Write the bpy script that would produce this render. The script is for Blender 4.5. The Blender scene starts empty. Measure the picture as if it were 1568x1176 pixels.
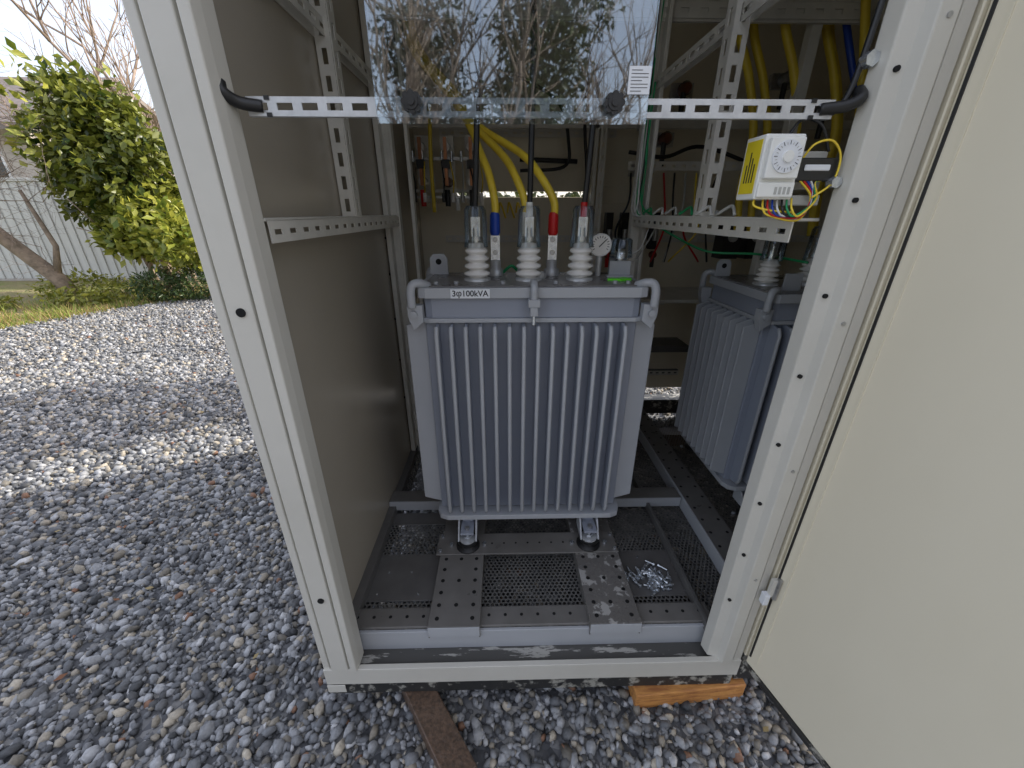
import bpy, math, random
import numpy as np
from mathutils import Vector, Matrix
random.seed(3); rng=np.random.default_rng(7)
S=bpy.context.scene
COL=S.collection

# ------------------------------------------------------------------ materials
MATS={}
def nn(nt,t,**k):
    n=nt.nodes.new(t)
    for a,b in k.items(): setattr(n,a,b)
    return n
def mat(name,c1,c2=None,rough=.5,metal=0,scale=6,detail=3,lo=.4,hi=.7,bump=0,bscale=80,stretch=None,
        rvar=0,coat=0,spec=.5):
    m=bpy.data.materials.new(name); m.use_nodes=True; nt=m.node_tree; b=nt.nodes['Principled BSDF']
    b.inputs['Roughness'].default_value=rough; b.inputs['Metallic'].default_value=metal
    b.inputs['Specular IOR Level'].default_value=spec
    b.inputs['Coat Weight'].default_value=coat; b.inputs['Coat Roughness'].default_value=.15
    tc=nn(nt,'ShaderNodeTexCoord'); mp=nn(nt,'ShaderNodeMapping')
    nt.links.new(tc.outputs['Object'],mp.inputs[0])
    if stretch: mp.inputs['Scale'].default_value=stretch
    if c2 is None: c2=tuple(x*.86 for x in c1)
    no=nn(nt,'ShaderNodeTexNoise'); no.inputs['Scale'].default_value=scale; no.inputs['Detail'].default_value=detail
    no.inputs['Roughness'].default_value=.65
    nt.links.new(mp.outputs[0],no.inputs['Vector'])
    r=nn(nt,'ShaderNodeValToRGB'); e=r.color_ramp.elements
    e[0].position=lo; e[1].position=hi; e[0].color=(*c1,1); e[1].color=(*c2,1)
    nt.links.new(no.outputs['Fac'],r.inputs[0]); nt.links.new(r.outputs[0],b.inputs['Base Color'])
    if rvar:
        mr=nn(nt,'ShaderNodeMapRange'); mr.inputs['To Min'].default_value=rough-rvar; mr.inputs['To Max'].default_value=rough+rvar
        mr.inputs['From Min'].default_value=.3; mr.inputs['From Max'].default_value=.7
        nt.links.new(no.outputs['Fac'],mr.inputs[0]); nt.links.new(mr.outputs[0],b.inputs['Roughness'])
    if bump:
        n2=nn(nt,'ShaderNodeTexNoise'); n2.inputs['Scale'].default_value=bscale; n2.inputs['Detail'].default_value=2
        nt.links.new(tc.outputs['Object'],n2.inputs['Vector'])
        bp=nn(nt,'ShaderNodeBump'); bp.inputs['Strength'].default_value=bump; bp.inputs['Distance'].default_value=.01
        nt.links.new(n2.outputs['Fac'],bp.inputs['Height']); nt.links.new(bp.outputs[0],b.inputs['Normal'])
    MATS[name]=m; return m

mat('post_paint',(.62,.60,.54),(.57,.55,.49),rough=.38,scale=3,rvar=.06,detail=5)
mat('door_paint',(.80,.735,.58),(.74,.675,.52),rough=.40,scale=1.6,rvar=.06,lo=.35,hi=.75,stretch=(1,1,.5),detail=5)
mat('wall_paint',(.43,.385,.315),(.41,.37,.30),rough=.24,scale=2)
mat('strut_paint',(.70,.675,.61),(.61,.59,.53),rough=.45,scale=12)
mat('back_paint',(.78,.71,.56),(.72,.655,.51),rough=.5,scale=5)
mat('tr_grey',(.29,.315,.375),(.275,.30,.36),rough=.32,scale=4)
mat('tr_light',(.43,.445,.47),(.40,.415,.44),rough=.32,scale=4)
mat('tr_top',(.17,.16,.155),(.22,.21,.20),rough=.3,scale=9,rvar=.08)  # reflection of the dark interior put into the lid top's colour
mat('steel_floor',(.115,.111,.107),(.145,.14,.134),rough=.40,scale=8,rvar=.1)
mat('steel_channel',(.150,.142,.132),(.185,.177,.166),rough=.36,scale=9,rvar=.1)
mat('steel_wet',(.160,.151,.141),(.42,.41,.39),rough=.30,scale=17,lo=.555,hi=.59,rvar=.14,detail=6)
mat('gutter',(.085,.083,.078),(.42,.41,.38),rough=.35,scale=11,lo=.56,hi=.585,detail=7,stretch=(.5,3,1))
mat('base_dark',(.03,.03,.03),(.36,.35,.31),rough=.5,scale=16,lo=.53,hi=.60,detail=5)
mat('galv',(.66,.67,.68),(.52,.53,.54),rough=.38,metal=.4,scale=30)
mat('steel',(.50,.50,.50),(.34,.34,.34),rough=.35,metal=.8,scale=40)
mat('zinc',(.72,.76,.80),(.50,.53,.57),rough=.25,metal=.8,scale=60)
mat('porcelain',(.86,.84,.81),(.78,.76,.72),rough=.15,scale=10,coat=.5)
mat('white_plastic',(.86,.86,.82),(.82,.82,.78),rough=.35,scale=10)
mat('label_white',(.80,.82,.85),(.76,.78,.81),rough=.4,scale=10)
mat('black_rubber',(.013,.013,.014),(.02,.02,.02),rough=.42,scale=10)
mat('black_plastic',(.02,.02,.02),(.03,.03,.03),rough=.35,scale=10)
mat('yellow_cable',(.84,.62,.05),(.76,.54,.045),rough=.38,scale=10)
mat('red_boot',(.60,.012,.012),None,rough=.35)
mat('blue_boot',(.012,.06,.40),None,rough=.35)
mat('green_wire',(.02,.34,.12),None,rough=.4)
mat('grey_wire',(.5,.5,.47),None,rough=.4)
mat('white_wire',(.75,.75,.72),None,rough=.4)
mat('lime',(.14,.80,.02),None,rough=.4)
mat('yellow_label',(.85,.68,.03),None,rough=.4)
mat('ink',(.03,.03,.035),None,rough=.6)
mat('brown_ins',(.14,.05,.03),None,rough=.2)
mat('copper',(.45,.20,.10),None,rough=.35,metal=.7)
mat('wood_wet',(.13,.082,.055),(.06,.042,.03),rough=.4,scale=10,stretch=(9,9,9),bump=.3,bscale=60)
mat('wood_orange',(.60,.28,.08),(.34,.13,.045),rough=.6,scale=8,stretch=(2,14,14),bump=.2,bscale=70)
mat('bark',(.34,.26,.19),(.18,.14,.10),rough=.9,scale=9,bump=.5,bscale=30)
mat('twig',(.34,.26,.21),(.20,.16,.13),rough=.9,scale=4)
mat('siding',(.66,.66,.64),(.58,.58,.56),rough=.6,scale=2,stretch=(6,6,.4))
mat('house_wall',(.50,.46,.42),(.44,.40,.36),rough=.8,scale=3)
mat('roof',(.24,.20,.18),(.16,.14,.13),rough=.7,scale=6)
mat('win_dark',(.03,.035,.04),None,rough=.1)
mat('hole',(.006,.006,.006),None,rough=.9)

def clear_mat(name,fac,tint,rough=.02):
    m=bpy.data.materials.new(name); m.use_nodes=True; nt=m.node_tree; nt.nodes.clear()
    o=nn(nt,'ShaderNodeOutputMaterial'); mx=nn(nt,'ShaderNodeMixShader'); t=nn(nt,'ShaderNodeBsdfTransparent')
    g=nn(nt,'ShaderNodeBsdfGlossy'); t.inputs[0].default_value=(*tint,1); g.inputs['Roughness'].default_value=rough
    g.inputs['Color'].default_value=(.85,.93,1,1)
    lw=nn(nt,'ShaderNodeLayerWeight'); lw.inputs[0].default_value=.35
    mr=nn(nt,'ShaderNodeMapRange'); mr.inputs['To Min'].default_value=fac; mr.inputs['To Max'].default_value=.9
    nt.links.new(lw.outputs['Fresnel'],mr.inputs[0]); mr.inputs['From Min'].default_value=.05
    nt.links.new(mr.outputs[0],mx.inputs[0]); nt.links.new(t.outputs[0],mx.inputs[1]); nt.links.new(g.outputs[0],mx.inputs[2])
    nt.links.new(mx.outputs[0],o.inputs[0]); MATS[name]=m
clear_mat('acrylic',.17,(.88,.91,.93)); clear_mat('clear_cap',.07,(.88,.88,.86),.08)

def perf_mat(name,sc,r):
    m=mat(name,(.13,.127,.121),(.18,.175,.165),rough=.38,scale=9)
    nt=m.node_tree; b=nt.nodes['Principled BSDF']; out=nt.nodes['Material Output']
    tc=nn(nt,'ShaderNodeTexCoord'); ds=[]
    for off in (0,.5):
        v=nn(nt,'ShaderNodeVectorMath',operation='MULTIPLY_ADD')
        v.inputs[1].default_value=(sc,sc/1.732,0); v.inputs[2].default_value=(off,off,0)
        nt.links.new(tc.outputs['Object'],v.inputs[0])
        f=nn(nt,'ShaderNodeVectorMath',operation='FRACTION'); nt.links.new(v.outputs[0],f.inputs[0])
        s=nn(nt,'ShaderNodeVectorMath',operation='SUBTRACT'); s.inputs[1].default_value=(.5,.5,0); nt.links.new(f.outputs[0],s.inputs[0])
        q=nn(nt,'ShaderNodeVectorMath',operation='MULTIPLY'); q.inputs[1].default_value=(1,1.732,0); nt.links.new(s.outputs[0],q.inputs[0])
        l=nn(nt,'ShaderNodeVectorMath',operation='LENGTH'); nt.links.new(q.outputs[0],l.inputs[0]); ds.append(l)
    mn=nn(nt,'ShaderNodeMath',operation='MINIMUM'); nt.links.new(ds[0].outputs['Value'],mn.inputs[0]); nt.links.new(ds[1].outputs['Value'],mn.inputs[1])
    gt=nn(nt,'ShaderNodeMath',operation='GREATER_THAN'); gt.inputs[1].default_value=r; nt.links.new(mn.outputs[0],gt.inputs[0])
    tr=nn(nt,'ShaderNodeBsdfTransparent'); mx=nn(nt,'ShaderNodeMixShader')
    nt.links.new(gt.outputs[0],mx.inputs[0]); nt.links.new(tr.outputs[0],mx.inputs[1]); nt.links.new(b.outputs[0],mx.inputs[2])
    nt.links.new(mx.outputs[0],out.inputs[0])
perf_mat('perforated',66,.35)

def col_mat(name,rough=.7,transl=0):
    m=bpy.data.materials.new(name); m.use_nodes=True; nt=m.node_tree; b=nt.nodes['Principled BSDF']
    a=nn(nt,'ShaderNodeAttribute'); a.attribute_name='Col'; src=a.outputs['Color']
    if not transl:
        tc=nn(nt,'ShaderNodeTexCoord'); no=nn(nt,'ShaderNodeTexNoise'); no.inputs['Scale'].default_value=110; no.inputs['Detail'].default_value=1
        nt.links.new(tc.outputs['Object'],no.inputs['Vector'])
        mr=nn(nt,'ShaderNodeMapRange'); mr.inputs['To Min'].default_value=.6; mr.inputs['To Max'].default_value=1.4; nt.links.new(no.outputs['Fac'],mr.inputs[0])
        vm=nn(nt,'ShaderNodeVectorMath',operation='SCALE'); nt.links.new(src,vm.inputs[0]); nt.links.new(mr.outputs[0],vm.inputs['Scale']); src=vm.outputs[0]
    nt.links.new(src,b.inputs['Base Color']); b.inputs['Roughness'].default_value=rough
    if transl:
        o=nt.nodes['Material Output']; t=nn(nt,'ShaderNodeBsdfTranslucent'); mx=nn(nt,'ShaderNodeMixShader'); mx.inputs[0].default_value=transl
        nt.links.new(src,t.inputs[0]); nt.links.new(b.outputs[0],mx.inputs[1]); nt.links.new(t.outputs[0],mx.inputs[2]); nt.links.new(mx.outputs[0],o.inputs[0])
    MATS[name]=m
col_mat('stone',.60); col_mat('leaf',.35,.3); col_mat('grassblade',.6,.3)

def ground_mat(name,kind):
    m=bpy.data.materials.new(name); m.use_nodes=True; nt=m.node_tree; b=nt.nodes['Principled BSDF']; b.inputs['Roughness'].default_value=.85
    tc=nn(nt,'ShaderNodeTexCoord')
    if kind=='gravel':
        v=nn(nt,'ShaderNodeTexVoronoi'); v.inputs['Scale'].default_value=38; nt.links.new(tc.outputs['Object'],v.inputs['Vector'])
        sp=nn(nt,'ShaderNodeSeparateColor'); nt.links.new(v.outputs['Color'],sp.inputs[0])
        r=nn(nt,'ShaderNodeValToRGB'); e=r.color_ramp.elements; e[0].color=(.07,.073,.08,1); e[1].color=(.36,.35,.33,1)
        e2=e.new(.6); e2.color=(.15,.153,.16,1)
        nt.links.new(sp.outputs[0],r.inputs[0]); nt.links.new(r.outputs[0],b.inputs['Base Color'])
        bp=nn(nt,'ShaderNodeBump'); bp.invert=True; bp.inputs['Strength'].default_value=1; bp.inputs['Distance'].default_value=.012
        nt.links.new(v.outputs['Distance'],bp.inputs['Height']); nt.links.new(bp.outputs[0],b.inputs['Normal'])
    else:
        n=nn(nt,'ShaderNodeTexNoise'); n.inputs['Scale'].default_value=1.6; n.inputs['Detail'].default_value=6; nt.links.new(tc.outputs['Object'],n.inputs['Vector'])
        r=nn(nt,'ShaderNodeValToRGB'); e=r.color_ramp.elements; e[0].position=.35; e[1].position=.65
        e[0].color=(.30,.23,.13,1); e[1].color=(.20,.22,.06,1); nt.links.new(n.outputs['Fac'],r.inputs[0]); nt.links.new(r.outputs[0],b.inputs['Base Color'])
        bp=nn(nt,'ShaderNodeBump'); bp.inputs['Strength'].default_value=.8; bp.inputs['Distance'].default_value=.05
        n2=nn(nt,'ShaderNodeTexNoise'); n2.inputs['Scale'].default_value=25; nt.links.new(tc.outputs['Object'],n2.inputs['Vector'])
        nt.links.new(n2.outputs['Fac'],bp.inputs['Height']); nt.links.new(bp.outputs[0],b.inputs['Normal'])
    MATS[name]=m
ground_mat('gravel_ground','gravel'); ground_mat('soil','soil')

# ------------------------------------------------------------------ mesh builder
class MB:
    def __init__(s): s.v=[];s.f=[];s.m=[];s.sm=[];s.names=[]
    def mi(s,n):
        if n not in s.names: s.names.append(n)
        return s.names.index(n)
    def add(s,vs,fs,mt,smooth=False):
        o=len(s.v); s.v+= [tuple(v) for v in vs]; k=s.mi(mt)
        for f in fs: s.f.append([o+i for i in f]); s.m.append(k); s.sm.append(smooth)
    def obox(s,o,a,b,c,ra,rb,rc,mt):
        o,a,b,c=map(Vector,(o,a,b,c)); vs=[o+a*i+b*j+c*k for i in ra for j in rb for k in rc]
        fs=[(0,1,3,2),(4,6,7,5),(0,4,5,1),(2,3,7,6),(0,2,6,4),(1,5,7,3)]
        if a.cross(b).dot(c)<0: fs=[f[::-1] for f in fs]
        s.add(vs,fs,mt)
    def box(s,x0,x1,y0,y1,z0,z1,mt): s.obox((0,0,0),(1,0,0),(0,1,0),(0,0,1),(x0,x1),(y0,y1),(z0,z1),mt)
    def prism(s,poly,o,a,b,c,l0,l1,mt):
        o,a,b,c=map(Vector,(o,a,b,c)); n=len(poly)
        vs=[o+a*p[0]+b*p[1]+c*l0 for p in poly]+[o+a*p[0]+b*p[1]+c*l1 for p in poly]
        fs=[tuple(range(n))[::-1],tuple(range(n,2*n))]+[(i,(i+1)%n,n+(i+1)%n,n+i) for i in range(n)]
        s.add(vs,fs,mt)
    def lathe(s,c,prof,mt,seg=24,axis=(0,0,1)):
        ax=Vector(axis).normalized(); u=ax.orthogonal().normalized(); w=ax.cross(u); c=Vector(c); vs=[];fs=[]
        for r,h in prof:
            for i in range(seg):
                t=2*math.pi*i/seg; vs.append(c+ax*h+(u*math.cos(t)+w*math.sin(t))*r)
        for j in range(len(prof)-1):
            for i in range(seg):
                a=j*seg+i;b=j*seg+(i+1)%seg; fs.append((a,b,b+seg,a+seg))
        s.add(vs,fs,mt,True)
        k=len(prof)-1
        s.add([vs[i] for i in range(seg)],[tuple(range(seg))[::-1]],mt); s.add([vs[k*seg+i] for i in range(seg)],[tuple(range(seg))],mt)
    def cyl(s,p0,p1,r,mt,seg=16,r2=None):
        p0,p1=Vector(p0),Vector(p1); s.lathe(p0,[(r,0),(r if r2 is None else r2,(p1-p0).length)],mt,seg,p1-p0)
    def tube(s,pts,r,mt,seg=10,sub=8,smooth=True):
        P=[Vector(p) for p in pts]
        if smooth and len(P)>2:
            Q=[]; E=[P[0]*2-P[1]]+P+[P[-1]*2-P[-2]]
            for i in range(1,len(E)-2):
                for k in range(sub):
                    t=k/sub; a,b,c,d=E[i-1:i+3]
                    Q.append(.5*((2*b)+(c-a)*t+(2*a-5*b+4*c-d)*t*t+(3*b-a-3*c+d)*t**3))
            Q.append(P[-1]); P=Q
        R=r if isinstance(r,(list,tuple)) else [r]*len(P)
        t=(P[1]-P[0]).normalized(); u=t.orthogonal().normalized(); vs=[];fs=[]
        for i,p in enumerate(P):
            t2=(P[min(i+1,len(P)-1)]-P[max(i-1,0)]).normalized()
            u=(u-t2*u.dot(t2)).normalized(); w=t2.cross(u)
            for k in range(seg):
                th=2*math.pi*k/seg; vs.append(p+(u*math.cos(th)+w*math.sin(th))*R[i])
        for i in range(len(P)-1):
            for k in range(seg):
                a=i*seg+k;b=i*seg+(k+1)%seg; fs.append((a,b,b+seg,a+seg))
        fs.append(tuple(range(seg))[::-1]); fs.append(tuple(range((len(P)-1)*seg,len(P)*seg)))
        s.add(vs,fs,mt,True)
    def slot(s,o,a,b,c,L,w,th,mt,pitch=.05,sl=.03,sw=.012):
        """slotted strip: a=length dir, b=width dir, c=thickness dir"""
        s.obox(o,a,b,c,(0,L),(-w/2,-sw/2),(0,th),mt); s.obox(o,a,b,c,(0,L),(sw/2,w/2),(0,th),mt)
        n=max(1,int(L/pitch)); p=L/n; g=p-sl
        for i in range(n+1):
            a0=max(0,i*p-g/2); a1=min(L,i*p+g/2); s.obox(o,a,b,c,(a0,a1),(-sw/2,sw/2),(0,th),mt)
    def make(s,name,parent=None,bevel=0,seg=2):
        me=bpy.data.meshes.new(name); me.from_pydata(s.v,[],s.f)
        for n in s.names: me.materials.append(MATS[n])
        me.polygons.foreach_set('material_index',s.m); me.polygons.foreach_set('use_smooth',s.sm); me.update()
        ob=bpy.data.objects.new(name,me); COL.objects.link(ob)
        if parent: ob.parent=parent
        if bevel:
            b=ob.modifiers.new('b','BEVEL'); b.width=bevel; b.segments=seg; b.limit_method='ANGLE'; b.angle_limit=math.radians(50)
        return ob
def empty(n):
    e=bpy.data.objects.new(n,None); COL.objects.link(e); return e
def npmesh(name,V,F,col,mt,parent=None):
    me=bpy.data.meshes.new(name); k=F.shape[1]
    me.vertices.add(len(V)); me.vertices.foreach_set('co',V.astype(np.float32).ravel())
    me.loops.add(F.size); me.loops.foreach_set('vertex_index',F.astype(np.int32).ravel())
    me.polygons.add(len(F)); me.polygons.foreach_set('loop_start',np.arange(0,F.size,k,dtype=np.int32))
    me.update(calc_edges=True)
    ca=me.color_attributes.new('Col','FLOAT_COLOR','POINT'); c4=np.ones((len(V),4),np.float32); c4[:,:3]=col; ca.data.foreach_set('color',c4.ravel())
    me.materials.append(MATS[mt]); ob=bpy.data.objects.new(name,me); COL.objects.link(ob)
    if parent: ob.parent=parent
    return ob
X_,Y_,Z_=(1,0,0),(0,1,0),(0,0,1)
nX=(-1,0,0); nY=(0,-1,0)

# ------------------------------------------------------------------ cabinet
cab=empty('electrical_cabinet')
F0=.75; ZT=2.42
m=MB()
pl=[(-.545,.86),(-.545,.752),(-.527,.752),(-.527,.762),(-.519,.762),(-.519,.746),(-.470,.746),(-.470,.760),(-.462,.760),(-.462,.742),(-.443,.742),(-.440,.765),(-.440,.80),(-.448,.80),(-.452,.77),(-.49,.77),(-.49,.86)]
m.prism(pl,(0,0,0),X_,Y_,Z_,.2,ZT,'post_paint')
pr=[(.715,.86),(.715,.752),(.690,.750),(.690,.762),(.682,.762),(.682,.742),(.650,.742),(.642,.760),(.618,.768),(.612,.80),(.620,.80),(.626,.775),(.66,.775),(.66,.86)]
m.prism(pr,(0,0,0),X_,Y_,Z_,.2,ZT,'post_paint')
m.box(-.445,.615,.744,.80,2.30,ZT,'post_paint')
m.make('front_frame',cab,.0025,2)
m=MB()
for z in (.45,.62,.79,.96,1.13,1.30,1.47,1.66,1.85): m.cyl((.630,.764,z),(.630,.7595,z),.0045,'hole',12)
for z in (.5,1.277): m.cyl((-.493,.747,z),(-.493,.743,z),.0085,'hole',16)
for z in (.55,.9,1.25,1.72):
    m.cyl((.667,.743,z),(.667,.7395,z),.004,'steel',10)
m.cyl((.604,.80,1.68),(.604,.784,1.68),.012,'zinc',6)
m.cyl((.604,.80,1.50),(.604,.784,1.50),.010,'zinc',6)
for z in (.6,.8,1.0,1.2,1.35): m.cyl((-.5,1.80,z),(-.496,1.80,z),.005,'hole',10)
m.make('frame_holes',cab)
# walls
m=MB()
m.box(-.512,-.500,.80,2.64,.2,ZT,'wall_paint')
m.box(-.54,2.0,2.625,2.64,.27,1.535,'back_paint'); m.box(-.54,2.0,2.625,2.64,1.565,ZT,'back_paint')
m.box(-.54,-.33,2.620,2.636,1.50,1.60,'back_paint'); m.box(.52,2.0,2.620,2.636,1.50,1.60,'back_paint')
m.box(1.96,1.975,.78,2.64,.2,ZT,'back_paint')
m.box(-.57,2.02,.70,2.70,ZT,ZT+.05,'post_paint')
m.box(.722,1.97,.75,.775,.22,ZT,'door_paint')   # closed neighbour door
m.make('panels',cab,.002,1)
m=MB()
m.box(-.495,-.44,1.85,1.89,.25,ZT,'strut_paint'); m.box(-.495,-.475,1.80,1.85,.25,ZT,'strut_paint')
m.box(-.40,-.385,1.90,1.94,.6,ZT,'strut_paint')
m.box(.565,.60,1.85,1.89,.25,ZT,'strut_paint'); m.box(.60,.615,1.80,1.85,.25,ZT,'strut_paint')
m.box(.50,.52,2.45,2.49,.25,ZT,'strut_paint'); m.box(1.16,1.20,1.85,1.89,.25,ZT,'strut_paint')
m.box(-.2,-.18,2.58,2.62,.3,ZT,'strut_paint')
m.box(-.5,1.96,1.835,1.85,2.09,2.15,'strut_paint'); m.box(-.5,1.96,1.835,1.88,2.15,2.157,'strut_paint')
m.box(-.5,1.96,2.45,2.47,1.86,1.90,'strut_paint')
for x,s in ((-.5,1),(.62,-1)):
    m.box(min(x,x+s*.05),max(x,x+s*.05),.82,1.85,1.434,1.440,'strut_paint')
    m.box(min(x,x+s*.006),max(x,x+s*.006),.82,1.85,1.88,1.92,'strut_paint')
m.box(.62,1.95,2.2,2.6,.98,1.0,'strut_paint'); m.box(.5,.95,2.30,2.6,.95,.975,'strut_paint')
m.box(.45,1.2,2.40,2.42,.62,.66,'steel_floor'); m.box(.45,1.2,2.42,2.6,.655,.66,'steel_floor')
m.box(.45,1.2,2.50,2.52,.42,.46,'steel_floor')
m.make('inner_frame',cab,.0015,1)
m=MB()  # slotted members
st='strut_paint'
m.slot((-.447,.82,1.415),Y_,Z_,X_,1.03,.040,.003,st,.06,.03,.010)
m.slot((.570,.82,1.415),Y_,Z_,nX,1.03,.040,.003,st,.06,.03,.010)
for x,sx,y in ((-.455,1,1.37),(.575,-1,1.26)):
    m.slot((x,y,1.44),Z_,Y_,X_,ZT-1.44,.045,.003,st,.06,.036,.014)
    m.slot((x-sx*.0205,y-.0235,1.44),Z_,X_,nY,ZT-1.44,.041,.003,st,.06,.036,.014)
for x in (-.468,.583): m.slot((x,1.849,.3),Z_,X_,nY,ZT-.3,.036,.004,st,.06,.02,.010)
for x in (.545,): m.slot((x,2.44,.3),Z_,X_,nY,ZT-.3,.036,.004,st,.06,.02,.010)
m.slot((-.5,1.83,2.12),X_,Z_,nY,2.4,.045,.003,st,.07,.03,.014)
m.slot((-.35,2.61,1.30),X_,Z_,nY,1.0,.04,.003,st,.05,.02,.012)
m.slot((-.35,2.60,1.86),X_,Z_,nY,1.0,.04,.003,st,.05,.02,.012)
m.slot((.62,2.58,1.30),X_,Z_,nY,1.3,.04,.003,st,.05,.02,.012)
m.slot((.45,2.395,.64),X_,Z_,nY,.75,.03,.003,'steel_floor',.05,.02,.010)
m.slot((.45,2.495,.44),X_,Z_,nY,.75,.03,.003,st,.04,.02,.012)
m.slot((.62,2.19,1.66),X_,Z_,nY,1.3,.04,.003,st,.05,.02,.012)
for x,sg in ((-.47,1),(.592,-1)):
    m.slot((x,.82,1.90),Y_,Z_,X_,1.03,.04,.003,st,.06,.036,.012)
m.make('slotted_struts',cab)

# front cross bar
m=MB()
m.slot((-.425,.80,1.613),X_,Z_,Y_,.998,.028,.003,'galv',.0405,.026,.0105)
m.box(-.425,.573,.803,.811,1.6245,1.627,'galv'); m.box(-.425,.573,.803,.811,1.599,1.6015,'galv')
for pts in ([(-.447,.775,1.640),(-.443,.770,1.626),(-.428,.785,1.615),(-.400,.8015,1.613)],[(.607,.80,1.640),(.603,.785,1.626),(.585,.790,1.616),(.550,.8015,1.613)]):
    m.tube(pts,.0095,'black_rubber')
for x in (-.39,.535):
    for s_ in (-1,1): m.box(x-.004,x+.004,.7975,.8,1.613+s_*.012-.003,1.613+s_*.012+.003,'black_rubber')
m.make('safety_bar',cab)

# door (opens toward viewer)
m=MB()
d=Vector((.25,-.97,0)).normalized(); n=Vector((d.y,-d.x,0))
if n.x>0: n=-n
o=Vector((.724,.745,0))
m.obox(o,d,n,Z_,(0.0,1.12),(-.035,0),(.205,2.38),'door_paint')
m.make('open_door',cab,.004,2)
m=MB()
m.obox(o,d,n,Z_,(.006,.011),(0,.0025),(.24,2.36),'black_rubber')
m.obox(o,d,n,Z_,(.0,1.12),(-.034,.006),(.190,.2045),'base_dark')
m.obox(o,d,n,Z_,(.030,.0335),(0,.002),(.24,2.36),'door_paint')
m.obox(o,d,n,Z_,(.25,.40),(.0,.003),(1.60,1.72),'galv')
m.obox(o,d,n,Z_,(.262,.388),(.003,.004),(1.612,1.708),'label_white')
m.make('door_trim',cab)
m=MB()
for z in (.53,2.1):
    m.obox((.706,.740,z),X_,nY,Z_,(0,.022),(0,.012),(-.03,.03),'post_paint'); m.cyl((.722,.728,z-.035),(.722,.728,z+.035),.006,'steel',10)
m.obox((.694,.742,.50),X_,nY,Z_,(0,.014),(0,.018),(-.026,.010),'label_white')
m.make('hinges',cab,.001,1)

# floor ---------------------------------------------------------
m=MB()
m.box(-.545,.715,.747,.763,.134,.203,'post_paint')
m.box(-.54,.71,.755,.80,.075,.134,'base_dark')
m.box(-.54,.71,.763,.825,.150,.184,'gutter')
m.box(-.498,.655,.818,.828,.184,.262,'tr_light')
m.box(-.498,.655,.828,.892,.262,.272,'steel_channel')
m.box(-.54,-.50,.80,2.66,.09,.25,'base_dark'); m.box(1.93,1.97,.80,2.66,.09,.25,'base_dark')
m.box(.72,1.97,.76,.80,.09,.22,'base_dark')
m.box(-.54,1.97,2.56,2.66,.09,.20,'base_dark')
m.box(-.545,-.49,.744,.7465,.10,.134,'post_paint')
m.make('sill',cab,.0015,1)
m=MB()
ch='steel_channel'
for x0,x1,mt_ in ((-.24,-.08,ch),(.26,.42,'steel_wet')):
    m.box(x0,x1,.812,1.72,.284,.290,mt_); m.box(x0,x0+.004,.812,1.72,.24,.284,ch); m.box(x1-.004,x1,.812,1.72,.24,.284,ch)
    m.box(x0+.001,x1-.001,.809,.8115,.250,.289,'tr_light')
m.box(-.255,.42,1.085,1.185,.2915,.297,ch)
m.box(-.255,.42,1.45,1.55,.2915,.297,ch)
m.box(-.498,.77,1.37,1.44,.30,.306,ch); m.box(-.498,.77,1.364,1.37,.262,.306,'tr_light')
m.box(.775,.781,.80,2.4,.25,.312,'tr_light'); m.box(.781,.885,.80,2.4,.300,.308,ch)
m.box(1.25,1.35,.80,2.4,.300,.308,ch)
for x in (-.5,.62): m.box(x if x<0 else x,x+.03 if x<0 else x+.012,.80,2.5,.25,.285,'steel_floor')
m.box(-.075,.255,.893,.897,.235,.25,'steel_floor')
m.box(-.08,.26,1.12,1.16,.25,.256,'steel_floor')
m.box(-.498,-.24,.935,1.13,.246,.250,'steel_floor'); m.box(.42,.62,.935,1.13,.246,.250,'steel_floor')
m.box(-.498,-.24,1.29,1.36,.246,.250,'steel_floor'); m.box(-.498,.775,1.9,1.95,.246,.250,'steel_floor')
m.make('floor_channels',cab,.001,1)
m=MB()
def sheet(x0,x1,y0,y1,z,mt='perforated'): m.add([(x0,y0,z),(x1,y0,z),(x1,y1,z),(x0,y1,z)],[(0,1,2,3)],mt)
sheet(-.08,.26,.892,1.36,.244); sheet(-.498,-.24,.892,.935,.247); sheet(.42,.62,.892,.935,.247)
sheet(-.498,-.24,1.13,1.29,.247); sheet(.42,.62,1.13,1.36,.247); sheet(.632,.775,.82,1.95,.247)
sheet(-.498,.62,1.44,1.9,.247); sheet(.885,1.93,.82,2.2,.247); sheet(-.498,.42,1.95,2.55,.247)
m.make('perforated_floor',cab)
m=MB()
for x0,x1 in ((-.24,-.08),(.26,.42)):
    for i in range(6):
        y=.840+i*.046
        for x in (x0+.025,x1-.025)+((x0+.08,) if i%2 else ()): m.cyl((x,y,.2898),(x,y,.2908),.0066,'hole',14)
for x in np.arange(-.47,.64,.052):
    if not(-.25<x<-.07 or .25<x<.43): m.cyl((x,.862,.2718),(x,.862,.2728),.0052,'hole',12)
for i in range(18):
    y=.95+i*.07
    for x in (.80,.865): m.cyl((x,y,.3078),(x,y,.3088),.006,'hole',10)
for x in np.arange(-.05,.24,.045): m.cyl((x,1.135,.2968),(x,1.135,.2978),.004,'hole',8)
for x,y in ((-.42,1.05),(-.30,.96),(-.34,1.05),(.50,1.1),(-.44,.96)): m.cyl((x,y,.25),(x,y,.2535),.004,'zinc',8)
for x in (-.245,.405):
    for y in (1.10,1.17): m.cyl((x+.004,y,.297),(x+.004,y,.304),.007,'zinc',6)
m.make('floor_fixings',cab)

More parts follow.
